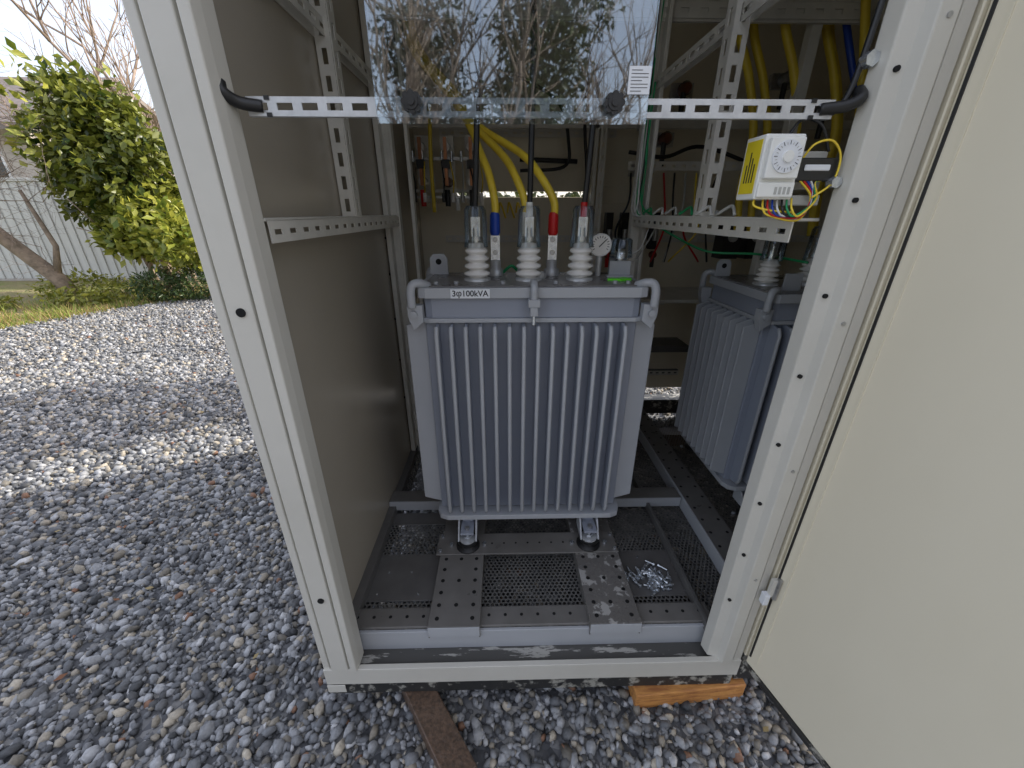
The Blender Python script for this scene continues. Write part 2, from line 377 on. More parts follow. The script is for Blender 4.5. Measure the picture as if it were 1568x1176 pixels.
# ------------------------------------------------------------------ transformer
def hook(m,x,y,sx,sy,zl,s=1):
    P='tr_light'
    m.tube([(x-sx*.03*s,y-sy*.03*s,zl+.000),(x-sx*.012*s,y-sy*.006*s,zl+.012*s),(x+sx*.008*s,y+sy*.004*s,zl+.010*s),(x+sx*.016*s,y+sy*.008*s,zl-.012),(x+sx*.016*s,y+sy*.008*s,zl-.055*s)],.0125*s,P,10,5)
    x0,x1=sorted((x-sx*.012,x+sx*.032*s))
    poly=[(x0,zl-.05),(x1,zl-.05),(x1,zl-.085),(x+sx*.018,zl-.125),(x-sx*.012,zl-.10)] if sx>0 else [(x0,zl-.05),(x1,zl-.05),(x+.012,zl-.10),(x-.018,zl-.125),(x0,zl-.085)]
    yy=y+sy*.004
    m.prism(poly,(0,yy,0),X_,Z_,(0,-sy,0),0,.03,P)
    m.cyl((x+sx*.012,yy,zl-.075),(x+sx*.012,yy+sy*.012,zl-.075),.010,'tr_light',16)
def transformer(name,x0,x1,y0,y1,z0,zl,fx0,npitch,nf,fd=.055,sd=.062):
    T=empty(name); m=MB(); G='tr_grey'; L='tr_light'
    m.box(x0+.012,x1-.016,y0,y1,z0+.01,zl-.09,G)
    for i in range(nf):
        x=fx0+i*npitch
        for ys,sg in ((y0,-1),(y1,1)):
            poly=[(0,z0+.012),(sg*fd*.93,z0+.022),(sg*fd,z0+.04),(sg*fd,zl-.135),(sg*fd*.9,zl-.115),(0,zl-.105)]
            m.prism(poly,(x,ys,0),Y_,Z_,X_,-.0050,.0050,G)
            yy=ys+sg*fd
            m.tube([(x,yy-sg*.012,z0+.022),(x,yy,z0+.04),(x,yy,zl-.135),(x,yy-sg*.012,zl-.112)],.0066,L,8,smooth=False)
    ny=int((y1-y0)/npitch)+1
    for i in range(ny):
        y=y0+.012+i*(y1-y0-.024)/(ny-1)
        for xs,sg in ((x0+.012,-1),(x1-.016,1)):
            poly=[(0,z0+.03),(sg*sd,z0+.05),(sg*sd,zl-.12),(0,zl-.10)]
            m.prism(poly,(xs,y,0),X_,Z_,Y_,-.0045,.0045,L)
    m.make('fin_tank',T,.003,2)
    m=MB()
    def oct_(a0,a1,b0,b1,za,zb,mt,c=.03):
        p=[(a0+c,b0),(a1-c,b0),(a1-c*.3,b0+c*.3),(a1,b0+c),(a1,b1-c),(a1-c,b1),(a0+c,b1),(a0,b1-c),(a0,b0+c),(a0+c*.3,b0+c*.3)]
        m.prism(p,(0,0,0),X_,Y_,Z_,za,zb,mt)
    oct_(x0,x1,y0-.05,y1+.05,z0-.012,z0+.008,L,.04)
    oct_(x0+.03,x1-.03,y0,y1,z0-.03,z0-.012,'steel_floor')
    oct_(x0-.001,x1+.001,y0-.025,y1+.025,zl-.105,zl-.092,L)
    oct_(x0+.008,x1-.008,y0-.017,y1+.017,zl-.092,zl-.030,G)
    oct_(x0-.006,x1+.006,y0-.034,y1+.034,zl-.030,zl,L)
    oct_(x0+.01,x1-.01,y0-.018,y1+.018,zl,zl+.003,'tr_top')
    for a,sx in ((x0,-1),(x1,1)):
        for b,sy in ((y0-.03,-1),(y1+.03,1)): hook(m,a,b,sx,sy,zl)
    xc=(x0+x1)/2
    m.tube([(xc,y0+.01,zl+.006),(xc,y0-.02,zl+.014),(xc,y0-.046,zl+.000),(xc,y0-.048,zl-.045)],.011,L,10,5)
    m.box(xc-.017,xc+.017,y0-.062,y0-.036,zl-.052,zl-.030,L); m.box(xc-.011,xc+.011,y0-.060,y0-.040,zl-.078,zl-.052,L)
    m.cyl((xc,y0-.05,zl-.105),(xc,y0-.05,zl-.078),.006,'zinc',8)
    for a in (x0+.03,x1-.03):
        yy=y1-.02
        m.prism([(-.032,.0),(.032,0),(.030,.055),(.018,.068),(-.018,.068),(-.030,.055)],(a,yy,zl+.002),X_,Z_,Y_,-.004,.004,L)
        m.cyl((a,yy-.006,zl+.045),(a,yy+.006,zl+.045),.010,'hole',14)
    m.make('lid',T,.003,2)
    m=MB()
    for fx in (x0+.11,x1-.115):
        m.box(fx-.020,fx+.020,y0-.02,y1+.02,z0-.062,z0-.030,'tr_grey')
        for fy in (y0-.062,y1+.062):
            m.box(fx-.024,fx+.024,fy-.022,fy+.05,z0-.054,z0-.046,'tr_grey')
            m.lathe((fx,fy,.297),[(.044,0),(.044,.006),(.028,.010),(.028,.018),(.038,.024),(.038,.032)],'black_rubber',20)
            m.lathe((fx,fy,.329),[(.030,0),(.030,.004)],'galv',20)
            m.cyl((fx,fy,.333),(fx,fy,.385),.009,'steel',8)
            m.cyl((fx,fy,.340),(fx,fy,.350),.016,'zinc',6)
            for q in (-1,1):
                m.prism([(-.02,.333),(.07,.333),(.07,.40),(.03,.40)],(fx+q*.032,fy,0),Y_,Z_,X_,-.003,.003,'tr_light')
            for q in (-.062,.062): m.cyl((fx+q,fy,.297),(fx+q,fy,.307),.008,'zinc',6)
    m.make('feet',T,.001,1)
    return T
LX0,LX1,TY0,TY1,Z0,ZL=-.25,.43,1.19,1.44,.42,1.25
T1=transformer('power_transformer',LX0,LX1,TY0,TY1,Z0,ZL,-.199,.0435,14)
T2=transformer('power_transformer',.90,1.42,1.33,1.72,.42,1.20,.94,.0435,11)

def bushing(m,x,y,z,h=.11,cap=True):
    m.lathe((x,y,z),[(.042,0),(.042,.006),(.030,.010)],'galv',24)
    pr=[(.030,.008)]; n=4 if h>.08 else 3; p=(h-.02)/n
    for i in range(n):
        b=.012+i*p; R=.042-.0022*i
        pr+=[(.026,b),(R*.93,b+p*.18),(R,b+p*.36),(R*.95,b+p*.58),(.026,b+p*.82)]
    pr+=[(.023,h),(.010,h+.003)]
    m.lathe((x,y,z),pr,'porcelain',28)
    m.cyl((x,y,z+h),(x,y,z+h+.045),.010,'zinc',10); m.cyl((x,y,z+h+.008),(x,y,z+h+.02),.017,'zinc',6)
    m.box(x-.014,x+.014,y-.004,y+.004,z+h+.02,z+h+.075,'zinc')
def cap(m,x,y,z,h=.115):
    m.lathe((x,y,z),[(.037,0),(.034,.02),(.033,h*.9),(.026,h)],'clear_cap',24)
m=MB()
BX=(-.081,.0815,.244); BY=1.285; zt=ZL+.003
for x in BX: bushing(m,x,BY,zt); 
for x in (-.024,.072,.166,.26):
    m.lathe((x,1.39,zt),[(.026,0),(.026,.02),(.018,.024),(.018,.05),(.008,.052),(.008,.08)],'galv',20)
    m.box(x-.015,x+.015,1.382,1.388,zt+.05,zt+.145,'zinc')
    for k in (.075,.115): m.cyl((x,1.382,zt+k),(x,1.374,zt+k),.009,'steel',6)
gx,gy,gz=.322,1.37,1.352
m.cyl((gx,gy+.02,gz),(gx,gy-.010,gz),.036,'galv',32); m.cyl((gx,gy-.010,gz),(gx,gy-.0115,gz),.032,'porcelain',32)
for k in range(14):
    t=math.radians(-30+k*240/13); c_,s_=math.cos(t),math.sin(t)
    m.obox((gx,gy-.0118,gz),(c_,0,s_),(-s_,0,c_),nY,(.022,.029),(-.001,.001),(0,.0006),'ink')
m.obox((gx,gy-.0118,gz),(.7,0,.7),(-.7,0,.7),nY,(-.008,.024),(-.0015,.0015),(0,.001),'ink')
m.cyl((gx,gy,zt),(gx,gy,gz-.034),.010,'galv',12)
m.cyl((.395,1.37,zt),(.395,1.37,zt+.055),.012,'galv',14); m.lathe((.395,1.37,zt+.055),[(.02,0),(.02,.02),(.016,.024)],'zinc',20)
m.box(.355,.425,1.35,1.356,zt,zt+.05,'tr_light'); m.box(.345,.43,1.33,1.356,zt,zt+.006,'tr_light')
m.prism([(.33,1.265),(.35,1.29),(.36,1.275),(.385,1.30),(.41,1.28),(.405,1.262),(.37,1.255)],(0,0,0),X_,Y_,Z_,zt,zt+.006,'lime')
for x in (-.2,-.14,.0,.16,.34,.38):
    m.cyl((x,1.21,zt),(x,1.21,zt+.008),.007,'tr_light',6)
m.cyl((.12,1.33,zt),(.12,1.33,zt+.018),.022,'galv',16)
m.make('bushings',T1)
m=MB()
for x in BX: cap(m,x,BY,zt+.1)
cap(m,.395,1.37,zt+.06,.06)
m.make('clear_caps',T1)
m=MB()
m.box(-.152,-.038,1.1515,1.1555,1.2215,1.2475,'label_white')
m.make('rating_label',T1)
tx=bpy.data.curves.new('label_text','FONT'); tx.body='3φ100kVA'; tx.size=.0235; tx.align_x='CENTER'; tx.align_y='CENTER'; tx.extrude=.0002; tx.offset=.0004
to=bpy.data.objects.new('label_text',tx); COL.objects.link(to); to.location=(-.095,1.151,1.2345); to.rotation_euler=(math.radians(90),0,0); to.parent=T1; tx.materials.append(MATS['ink'])
m=MB()
for x in (.98,1.14,1.30): bushing(m,x,1.48,1.203,.09)
m.cyl((1.02,1.38,1.203),(1.02,1.38,1.225),.02,'galv',14)
m.box(.96,1.02,1.35,1.356,1.203,1.26,'tr_light')
m.make('bushings',T2)
m=MB()
for x in (.98,1.14,1.30): cap(m,x,1.48,1.29)
m.make('clear_caps',T2)

# ------------------------------------------------------------------ cables
m=MB()
for x,dx in zip(BX,(.022,.005,.018)):
    col={0:'black_rubber',1:'white_plastic',2:'red_boot'}[BX.index(x)]
    m.cyl((x,BY,zt+.185),(x,BY,zt+.225),.010,col,12)
    m.tube([(x,BY,zt+.20),(x+dx*.4,BY,zt+.35),(x+dx,BY+.02,zt+.6),(x+dx*1.2,BY+.12,2.1),(x+dx*2,BY+.2,ZT)],.0085,'black_rubber',12)
m.make('high_voltage_cable')
m=MB()
ends=((-.024,'blue_boot'),(.072,'white_plastic'),(.166,'red_boot'),)
for k,(x,c) in enumerate(ends):
    z=zt+.14
    m.lathe((x,1.385,z-.012),[(.014,0),(.017,.01),(.016,.06),(.012,.07)],c,16)
    top=[(-.115+.016*k,1.66,1.735),(-.20+.016*k,1.8,1.86),(-.36+.015*k,2.0,2.06),(-.42+.01*k,2.2,2.3)]
    m.tube([(x,1.385,z+.03),(x,1.39,z+.09),(x-.018-.014*k,1.43,z+.17),(x-.045-.028*k,1.50,z+.235)]+top,.0125,'yellow_cable',12)
for k,(x,y) in enumerate(((1.07,1.95),(1.16,2.0),(1.22,1.9),(1.42,1.95),(1.47,2.0))):
    m.tube([(x+.03,y,1.35),(x,y,1.55),(x-.01,y-.03,1.75),(x-.07,y-.02,1.95),(x-.15,y,2.15),(x-.17,y,ZT)],.016,'yellow_cable',12)
m.tube([(1.28,1.8,2.2),(1.33,1.75,1.9),(1.40,1.75,1.6),(1.42,1.7,1.35)],.014,'yellow_cable',12)
for x,y in ((.68,2.15),(.72,2.17)): m.tube([(x,y,.9),(x+.01,y,1.3),(x,y,1.7),(x-.04,y,2.0)],.010,'yellow_cable',10)
m.tube([(-.36,2.3,1.45),(-.36,2.3,1.7),(-.35,2.32,1.95)],.010,'yellow_cable',10)
for k in range(3): m.tube([(-.02+.05*k,2.5,1.45),(-.01+.05*k,2.46,1.50),(.02+.05*k,2.48,1.42)],.006,'yellow_cable',8)
m.make('low_voltage_cable')
m=MB()
w='green_wire'
m.tube([(.58,1.80,1.9),(.578,1.80,1.7),(.575,1.79,1.5),(.60,1.7,1.44),(.66,1.6,1.42)],.004,w,8)
m.tube([(.56,1.80,1.95),(.555,1.79,1.7),(.56,1.78,1.5),(.55,1.77,1.45)],.0035,'white_wire',8)
m.tube([(.66,1.8,1.40),(.72,1.75,1.36),(.86,1.72,1.30),(1.0,1.6,1.30),(1.06,1.4,1.29)],.0045,w,8)
m.tube([(.36,1.37,1.32),(.42,1.40,1.315),(.50,1.5,1.33),(.57,1.65,1.38),(.60,1.7,1.43)],.0025,'white_wire',8)
m.tube([(.40,1.36,1.30),(.46,1.42,1.30),(.52,1.55,1.31),(.585,1.65,1.36),(.60,1.62,1.42)],.0025,'grey_wire',8)
m.tube([(.0,1.39,1.262),(.03,1.375,1.285),(.055,1.39,1.262)],.005,w,8)
for k in range(6):
    y=1.05+.12*k; m.tube([(.575,y,1.445),(.585,y+.04,1.465),(.572,y+.08,1.446),(.59,y+.12,1.452)],.004,['grey_wire','white_wire','green_wire'][k%3],8)
for k in range(7):
    x=.548+.006*k; m.tube([(x,1.82,2.2),(x+random.gauss(0,.006),1.815,1.9),(x+random.gauss(0,.008),1.80,1.65),(x+random.gauss(0,.01),1.78,1.46),(x+.03,1.72,1.43)],.0028,('grey_wire','white_wire','green_wire','black_rubber')[k%4],6)
m.tube([(.61,.80,2.2),(.607,.80,1.9),(.60,.80,1.7),(.585,.80,1.62),(.55,.81,1.60)],.005,'black_rubber',8)
m.tube([(.09,2.5,2.1),(.30,2.48,1.98),(.36,2.46,1.8),(.34,2.45,1.68),(.10,2.45,1.66)],.009,'black_rubber',8)
m.tube([(.45,2.45,2.2),(.44,2.45,1.9),(.47,2.45,1.6),(.46,2.45,1.2)],.009,'black_rubber',8)
m.tube([(.10,2.5,1.72),(.25,2.5,1.715),(.42,2.5,1.71)],.013,'black_rubber',8)
for k in range(9):
    x=.64+.055*k; m.tube([(x,2.2,1.63),(x+random.gauss(0,.02),2.16,1.5+random.gauss(0,.03)),(x+random.gauss(0,.04),2.18,1.36),(x+random.gauss(0,.03),2.25,1.2)],.005,('black_rubber','grey_wire','yellow_cable','red_boot')[k%4],6)
m.make('control_wires')

# ------------------------------------------------------------------ switchgear at back
m=MB()
for k in range(3):
    x=-.42+.13*k; y=2.42
    m.box(x-.035,x+.035,y,y+.05,1.50,1.82,'strut_paint')
    m.lathe((x,y,1.76),[(.025,0),(.018,.02),(.025,.04),(.018,.06),(.022,.07)],'porcelain',16,nY)
    m.lathe((x,y,1.60),[(.025,0),(.018,.02),(.025,.04),(.018,.06),(.022,.07)],'brown_ins' if k%2 else 'porcelain',16,nY)
    m.box(x-.008,x+.008,y-.09,y-.07,1.58,1.80,'copper'); m.box(x-.02,x+.02,y-.10,y-.06,1.66,1.70,'black_plastic')
    m.cyl((x,y-.08,1.48),(x,y-.08,1.56),.014,'red_boot' if k==0 else 'black_rubber',12)
    m.cyl((x+.05,y-.05,1.46),(x+.05,y-.05,1.53),.012,'white_plastic',12)
m.box(-.48,-.10,2.36,2.38,1.70,1.715,'steel'); m.box(-.48,-.10,2.38,2.40,1.55,1.565,'strut_paint')
m.box(-.48,-.10,2.35,2.37,1.52,1.532,'steel')
for k in range(8):
    x=-.46+.05*k; m.cyl((x,2.33,1.50),(x,2.33,1.545),.010,('black_plastic','porcelain','steel')[k%3],10); m.cyl((x,2.345,1.69),(x,2.345,1.74),.007,'zinc',8)
    m.tube([(x,2.34,1.54),(x+.01,2.30,1.60),(x+random.gauss(0,.01),2.33,1.69)],.004,('black_rubber','yellow_cable','grey_wire')[k%3],6)
m.make('disconnect_switch')
m=MB()
for k in range(4):
    x=.62+.09*k; y=2.45
    m.box(x-.02,x+.02,y,y+.06,1.25,1.45,'black_plastic'); m.lathe((x,y,1.22),[(.02,0),(.014,.015),(.02,.03)],'brown_ins',12,nY)
    m.cyl((x,y-.02,1.15),(x,y-.02,1.24),.012,('red_boot','white_plastic','blue_boot','black_rubber')[k],10)
    m.cyl((x,y-.02,1.30),(x,y-.02,1.36),.016,'steel',8)
for k in range(3):
    x=1.22+.13*k; y=2.2; m.box(x-.045,x+.045,y,y+.1,1.22,1.40,'black_plastic'); m.cyl((x,y-.01,1.33),(x,y,1.33),.025,'grey_wire',14)
m.make('circuit_breaker')
m=MB()
for k,(x,z) in enumerate(((.72,1.85),(.80,1.78),(.70,1.65),(.86,1.98),(1.55,1.9),(1.6,1.7),(1.33,2.02))):
    y=2.25; m.lathe((x,y,z),[(.02,0),(.03,.01),(.02,.03),(.03,.04),(.018,.06)],'brown_ins' if k%2 else 'steel',14,nY); m.box(x-.05,x+.05,y,y+.03,z-.03,z+.03,'steel')
    m.cyl((x-.01,y-.04,z-.12),(x-.01,y-.04,z),.012,'black_rubber',10)
m.tube([(.62,2.2,1.72),(.8,2.2,1.70),(1.0,2.25,1.75),(1.3,2.2,1.65)],.009,'black_rubber',8)
m.tube([(1.3,1.9,2.15),(1.36,1.85,1.95),(1.45,1.85,1.8)],.012,'blue_boot',8)
m.make('current_transformer')

# ------------------------------------------------------------------ acrylic guard
m=MB()
m.box(-.207,.245,.785,.788,1.587,2.15,'acrylic')
AC=m.make('acrylic_guard_sheet')
m=MB()
for x in (-.146,.186):
    for k in range(8):
        t=k*math.pi/4; m.cyl((x+.0115*math.cos(t),.784,1.615+.0115*math.sin(t)),(x+.0115*math.cos(t),.770,1.615+.0115*math.sin(t)),.0054,'black_plastic',12)
    m.cyl((x,.7845,1.615),(x,.768,1.615),.0115,'black_plastic',20); m.cyl((x,.768,1.615),(x,.765,1.615),.006,'black_plastic',16)
m.make('knobs',AC)
m=MB()
m.box(.208,.244,.7835,.7845,1.629,1.667,'label_white')
for k in range(7): m.box(.212,.212+(.028 if k%3 else .018),.7830,.7834,1.633+k*.0047,1.6338+k*.0047,'ink')
m.make('sticker',AC)

# ------------------------------------------------------------------ timer switch
TS=empty('timer_switch')
m=MB()
m.box(.458,.528,.785,.845,1.472,1.575,'white_plastic')
m.box(.463,.523,.774,.785,1.505,1.569,'white_plastic')
m.box(.460,.526,.780,.785,1.475,1.500,'white_plastic')
m.make('body',TS,.004,3)
m=MB()
m.cyl((.494,.774,1.539),(.494,.771,1.539),.0255,'label_white',36); m.cyl((.494,.771,1.539),(.494,.767,1.539),.009,'white_plastic',20)
for k in range(24):
    t=k*math.pi/12; c_,s_=math.cos(t),math.sin(t)
    m.obox((.494,.7708,1.539),(c_,0,s_),(-s_,0,c_),nY,(.018,.0215 if k%2 else .024),(-.0004,.0004),(0,.0005),'grey_wire' if k%2 else 'ink')
m.box(.4568,.4578,.792,.838,1.482,1.568,'yellow_label')
for k in range(4): m.box(.4562,.4567,.80+.008*k,.803+.008*k,1.50,1.53+.01*(k%3),'ink')
for k in range(4): m.box(.49+.008*k,.4945+.008*k,.7793,.7799,1.480,1.492,'grey_wire')
m.make('dial',TS)
m=MB()
m.box(.531,.606,.796,.835,1.503,1.540,'black_plastic')
m.box(.527,.612,.836,.842,1.49,1.555,'strut_paint')
m.box(.545,.592,.793,.796,1.519,1.529,'label_white')
m.box(.531,.600,.81,.84,1.462,1.480,'grey_wire')
m.make('terminal_block',TS,.0015,1)
m=MB()
for k,c in enumerate(('yellow_cable','red_boot','blue_boot','white_wire','black_rubber','green_wire','yellow_cable')):
    x=.485+.009*k
    m.tube([(x,.80,1.474),(x-.004,.785,1.455),(x+.012,.785,1.444),(.56+.004*k,.797,1.437+.006*k),(.575,.80,1.475+.004*k),(.545+.007*k,.80,1.505)],.0019,c,6)
m.tube([(.47,.80,1.476),(.465,.79,1.462),(.49,.785,1.454),(.54,.79,1.45)],.0019,'yellow_cable',6)
m.tube([(.54,.80,1.538),(.55,.79,1.56),(.58,.79,1.565),(.602,.79,1.54),(.60,.79,1.50),(.57,.79,1.475)],.0019,'yellow_cable',6)
m.tube([(.51,.81,1.573),(.53,.81,1.60),(.56,.80,1.59),(.585,.80,1.55)],.0025,'black_rubber',6)
m.make('timer_wires',TS)

# ------------------------------------------------------------------ bolts on floor
m=MB()
for i in range(50):
    a=random.gauss(0,.036); b=random.gauss(0,.026); x,y=.52+a-b*.4,1.0+b; t=random.uniform(0,6.28); z=.2565+random.random()*.008
    d_=Vector((math.cos(t),math.sin(t),random.uniform(-.1,.2))).normalized(); p=Vector((x,y,z))
    m.cyl(p,p+d_*.028,.0040,'zinc',8); m.cyl(p-d_*.006,p,.0080,'zinc',6)
    if i%2: m.cyl(p+d_*.014,p+d_*.019,.0078,'zinc',6)
m.make('bolts')

# ------------------------------------------------------------------ timber
def timber(name,p0,p1,w,z0,z1,mt):
    m=MB(); a=(Vector(p1)-Vector(p0)); L=a.length; a.normalize(); b=Vector((-a.y,a.x,0))
    m.obox(p0,a,b,Z_,(0,L),(-w/2,w/2),(z0,z1),mt); m.make(name,None,.004,2)
timber('timber_block',(-.46,1.02,0),(-.115,.545,0),.085,.004,.074,'wood_wet')
timber('timber_block',(.40,.775,0),(.76,.80,0),.10,.006,.074,'wood_orange')
timber('timber_block',(-.5,2.3,0),(1.9,2.3,0),.10,.0,.09,'wood_wet')

# ------------------------------------------------------------------ ground
m=MB(); m.add([(-300,-300,0),(300,-300,0),(300,300,0),(-300,300,0)],[(0,1,2,3)],'soil'); m.make('ground')
edge=[(-9.5,-30),(-9.0,0),(-8.0,3),(-6.9,5),(-6.3,6.6),(-5.4,7.6),(-4,8.6),(-1,9.2),(14,9.6),(14,-30)]
m=MB(); m.add([(x,y,.004) for x,y in edge],[tuple(range(len(edge)))[::-1]],'gravel_ground'); m.make('gravel_yard')
ex=np.array([-9.5,-9.0,-8.0,-6.9,-6.3,-5.4,-4,-1,14]); ey=np.array([-30,0,3,5,6.6,7.6,8.6,9.2,9.6])
def on_gravel(x,y): 
    return (x>np.interp(y,ey,ex)+rng.normal(0,.06,len(x)))&(y<np.interp(x,ex,ey)+.0)
phi=(1+5**.5)/2
ico=np.array([(-1,phi,0),(1,phi,0),(-1,-phi,0),(1,-phi,0),(0,-1,phi),(0,1,phi),(0,-1,-phi),(0,1,-phi),(phi,0,-1),(phi,0,1),(-phi,0,-1),(-phi,0,1)])/math.sqrt(1+phi*phi)
icof=np.array([(0,11,5),(0,5,1),(0,1,7),(0,7,10),(0,10,11),(1,5,9),(5,11,4),(11,10,2),(10,7,6),(7,1,8),(3,9,4),(3,4,2),(3,2,6),(3,6,8),(3,8,9),(4,9,5),(2,4,11),(6,2,10),(8,6,7),(9,8,1)])
octv=np.array([(1,0,0),(-1,0,0),(0,1,0),(0,-1,0),(0,0,1),(0,0,-1)],float); octf=np.array([(0,2,4),(2,1,4),(1,3,4),(3,0,4),(2,0,5),(1,2,5),(3,1,5),(0,3,5)])
def rot(n):
    q=rng.normal(size=(n,4)); q/=np.linalg.norm(q,axis=1)[:,None]; w,x,y,z=q.T
    return np.stack([1-2*(y*y+z*z),2*(x*y-z*w),2*(x*z+y*w),2*(x*y+z*w),1-2*(x*x+z*z),2*(y*z-x*w),2*(x*z-y*w),2*(y*z+x*w),1-2*(x*x+y*y)],1).reshape(n,3,3)
def stones(x,y,rm,bv,bf,zj=.010):
    n=len(x); r=rm*np.exp(rng.normal(0,.32,n)); r=np.minimum(r,rm*2.1)
    sc=np.stack([r*rng.uniform(.9,1.35,n),r*rng.uniform(.75,1.1,n),r*rng.uniform(.5,.85,n)],1)
    v=bv[None]*(1+rng.uniform(-.26,.26,(n,len(bv),1)))*sc[:,None,:]
    v=np.einsum('nij,nkj->nki',rot(n),v)
    v+=np.stack([x,y,rng.uniform(0,zj,n)+r*.35],1)[:,None,:]
    f=(bf[None]+np.arange(n)[:,None,None]*len(bv)).reshape(-1,3)
    t=rng.random(n)**1.25; c=np.stack([.115+.30*t,.120+.30*t,.129+.30*t],1)
    k=rng.random(n); tan=k>.82; c[tan]=c[tan]*np.array([1.2,1.05,.82])
    wh=k<.025; c[wh]=.52; br=(k>.05)&(k<.06); c[br]=(.24,.13,.08); dk=(k>.07)&(k<.27); c[dk]*=.42
    return v.reshape(-1,3),f,np.repeat(c,len(bv),0)
parts=[]
def zone(x0,x1,y0,y1,dens,rm,bv,bf,excl):
    n=int((x1-x0)*(y1-y0)*dens); x=rng.uniform(x0,x1,n); y=rng.uniform(y0,y1,n); k=on_gravel(x,y)&~excl(x,y); parts.append(stones(x[k],y[k],rm,bv,bf))
A=(-2.1,1.3,-.1,1.8)
inA=lambda x,y:(x>A[0])&(x<A[1])&(y>A[2])&(y<A[3])
zone(*A,4200,.0112,ico,icof,lambda x,y:(x>-.5)&(y>1.45))
zone(-4.6,-.3,-.6,4.2,2300,.0138,ico,icof,lambda x,y:inA(x,y)|((x>-.5)&(y<2.6)&(y>.7)))
zone(-.5,2.4,2.5,4.2,1300,.015,octv,octf,lambda x,y:x<-9)
zone(-8.5,-.3,-.6,8.6,1400,.0165,octv,octf,lambda x,y:(x>-4.6)&(y<4.2))
V=[];Fc=[];C=[];o=0
for v,f,c in parts: V.append(v);Fc.append(f+o);C.append(c);o+=len(v)
npmesh('gravel',np.concatenate(V),np.concatenate(Fc),np.concatenate(C),'stone')

# ------------------------------------------------------------------ foliage
def leaves(name,clusters,size,c_lo,c_hi,parent=None,droop=.3,asp=.45):
    Vs=[];Cs=[]
    for (cx,cy,cz),(rx,ry,rz),n in clusters:
        u=rng.normal(size=(n,3)); u/=np.linalg.norm(u,axis=1)[:,None]; rr=rng.uniform(.45,1.05,n)**.6
        lump=1+.22*np.sin(u[:,0]*7+cx*3)*np.cos(u[:,2]*6+cy)+.12*np.sin(u[:,1]*13+cz)
        P=np.array([cx,cy,cz])+u*rr[:,None]*lump[:,None]*np.array([rx,ry,rz]); 
        d=rng.normal(size=(n,3))*.8+u*.6; d[:,2]-=droop; d/=np.linalg.norm(d,axis=1)[:,None]
        nrm=rng.normal(size=(n,3))*.6+u*.5+np.array([0,0,.5]); sdir=np.cross(d,nrm); sdir/=np.linalg.norm(sdir,axis=1)[:,None]; up=np.cross(sdir,d)
        L=size*rng.uniform(.6,1.35,n)[:,None]
        v=np.stack([P,P+d*L*.5+sdir*L*asp*.5+up*L*.08,P+d*L,P+d*L*.5-sdir*L*asp*.5+up*L*.08],1); Vs.append(v)
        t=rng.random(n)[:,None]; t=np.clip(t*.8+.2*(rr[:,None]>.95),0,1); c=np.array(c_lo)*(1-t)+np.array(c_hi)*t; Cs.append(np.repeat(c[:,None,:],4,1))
    v=np.concatenate(Vs); n=len(v); f0=np.arange(n)[:,None]*4
    F=np.concatenate([f0+np.array([0,1,2]),f0+np.array([0,2,3])]); 
    return npmesh(name,v.reshape(-1,3),F,np.concatenate(Cs).reshape(-1,3),'leaf',parent)
def branchy(m,p,d,L,r,depth,mt,spread=.5,up=.1):
    p=Vector(p); d=Vector(d).normalized(); pts=[p]; q=p.copy(); n=4 if depth>0 else 2
    for i in range(n):
        d=(d+Vector((random.gauss(0,.12),random.gauss(0,.12),random.gauss(0,.10)+up*.3))).normalized(); q=q+d*L/n; pts.append(q.copy())
    m.tube(pts,[r*(1-.5*i/n) for i in range(n+1)],mt,5 if r>.02 else 3,smooth=False)
    if depth<=0: return
    for k in range(random.choice((3,3,4)) ):
        i=random.choice((1,2,3,4,4)); dd=(d+Vector((random.gauss(0,spread),random.gauss(0,spread),random.gauss(0,spread)+up))).normalized()
        branchy(m,pts[i],dd,L*random.uniform(.55,.8),r*.55,depth-1,mt,spread,up)

B=empty('evergreen_bush')
cl=[((-7.0,8.2,2.4),(.75,.7,1.05),2600),((-7.6,8.4,2.1),(.6,.6,.55),1300),((-6.4,8.0,2.0),(.70,.7,.75),2400),((-7.35,8.3,3.15),(.40,.5,.5),800),
    ((-6.6,8.0,1.2),(.7,.6,.5),1400),((-6.7,8.1,2.95),(.40,.5,.40),700),((-7.9,8.5,1.5),(.30,.4,.25),220),((-8.0,8.3,2.7),(.3,.4,.35),260),((-6.0,7.9,2.5),(.3,.4,.3),260)]
leaves('crown',cl,.145,(.022,.048,.009),(.29,.31,.045),B,asp=.55)
leaves('bright_leaves',[((-6.0,7.6,1.25),(.55,.5,.55),950),((-5.5,7.4,.95),(.5,.5,.42),900),((-6.6,7.6,1.0),(.5,.4,.3),450),((-7.3,8.0,2.6),(.8,.7,1.1),500)],.16,(.11,.17,.02),(.50,.48,.08),B,asp=.5,droop=-.2)  # brighter, yellower leaves, most of them low on the right
m=MB()
for k in range(7): branchy(m,(-7.1+.3*k*.5,8.3,0),(random.uniform(-.4,.4),-.1,1),1.2,.05,2,'bark',.5,.2)
m.make('branches',B)
SH=empty('low_shrub')
leaves('crown',[((-6.0,7.15,.30),(.42,.35,.26),1500),((-5.45,7.3,.30),(.45,.35,.28),1500),((-5.0,7.5,.30),(.35,.3,.22),900)],.07,(.025,.050,.015),(.10,.16,.04),SH,asp=.3)
m=MB()
for k in range(8): branchy(m,(-6.1+.17*k,7.3,0),(random.gauss(0,.3),random.gauss(0,.3),1),.3,.012,1,'bark')
m.make('stems',SH)
m=MB()   # leaning bare tree at left
m.tube([(-7.9,7.5,0),(-8.05,7.5,.35),(-8.75,7.45,1.2),(-9.4,7.4,2.2)],[.13,.12,.105,.09],'bark',8,smooth=False)
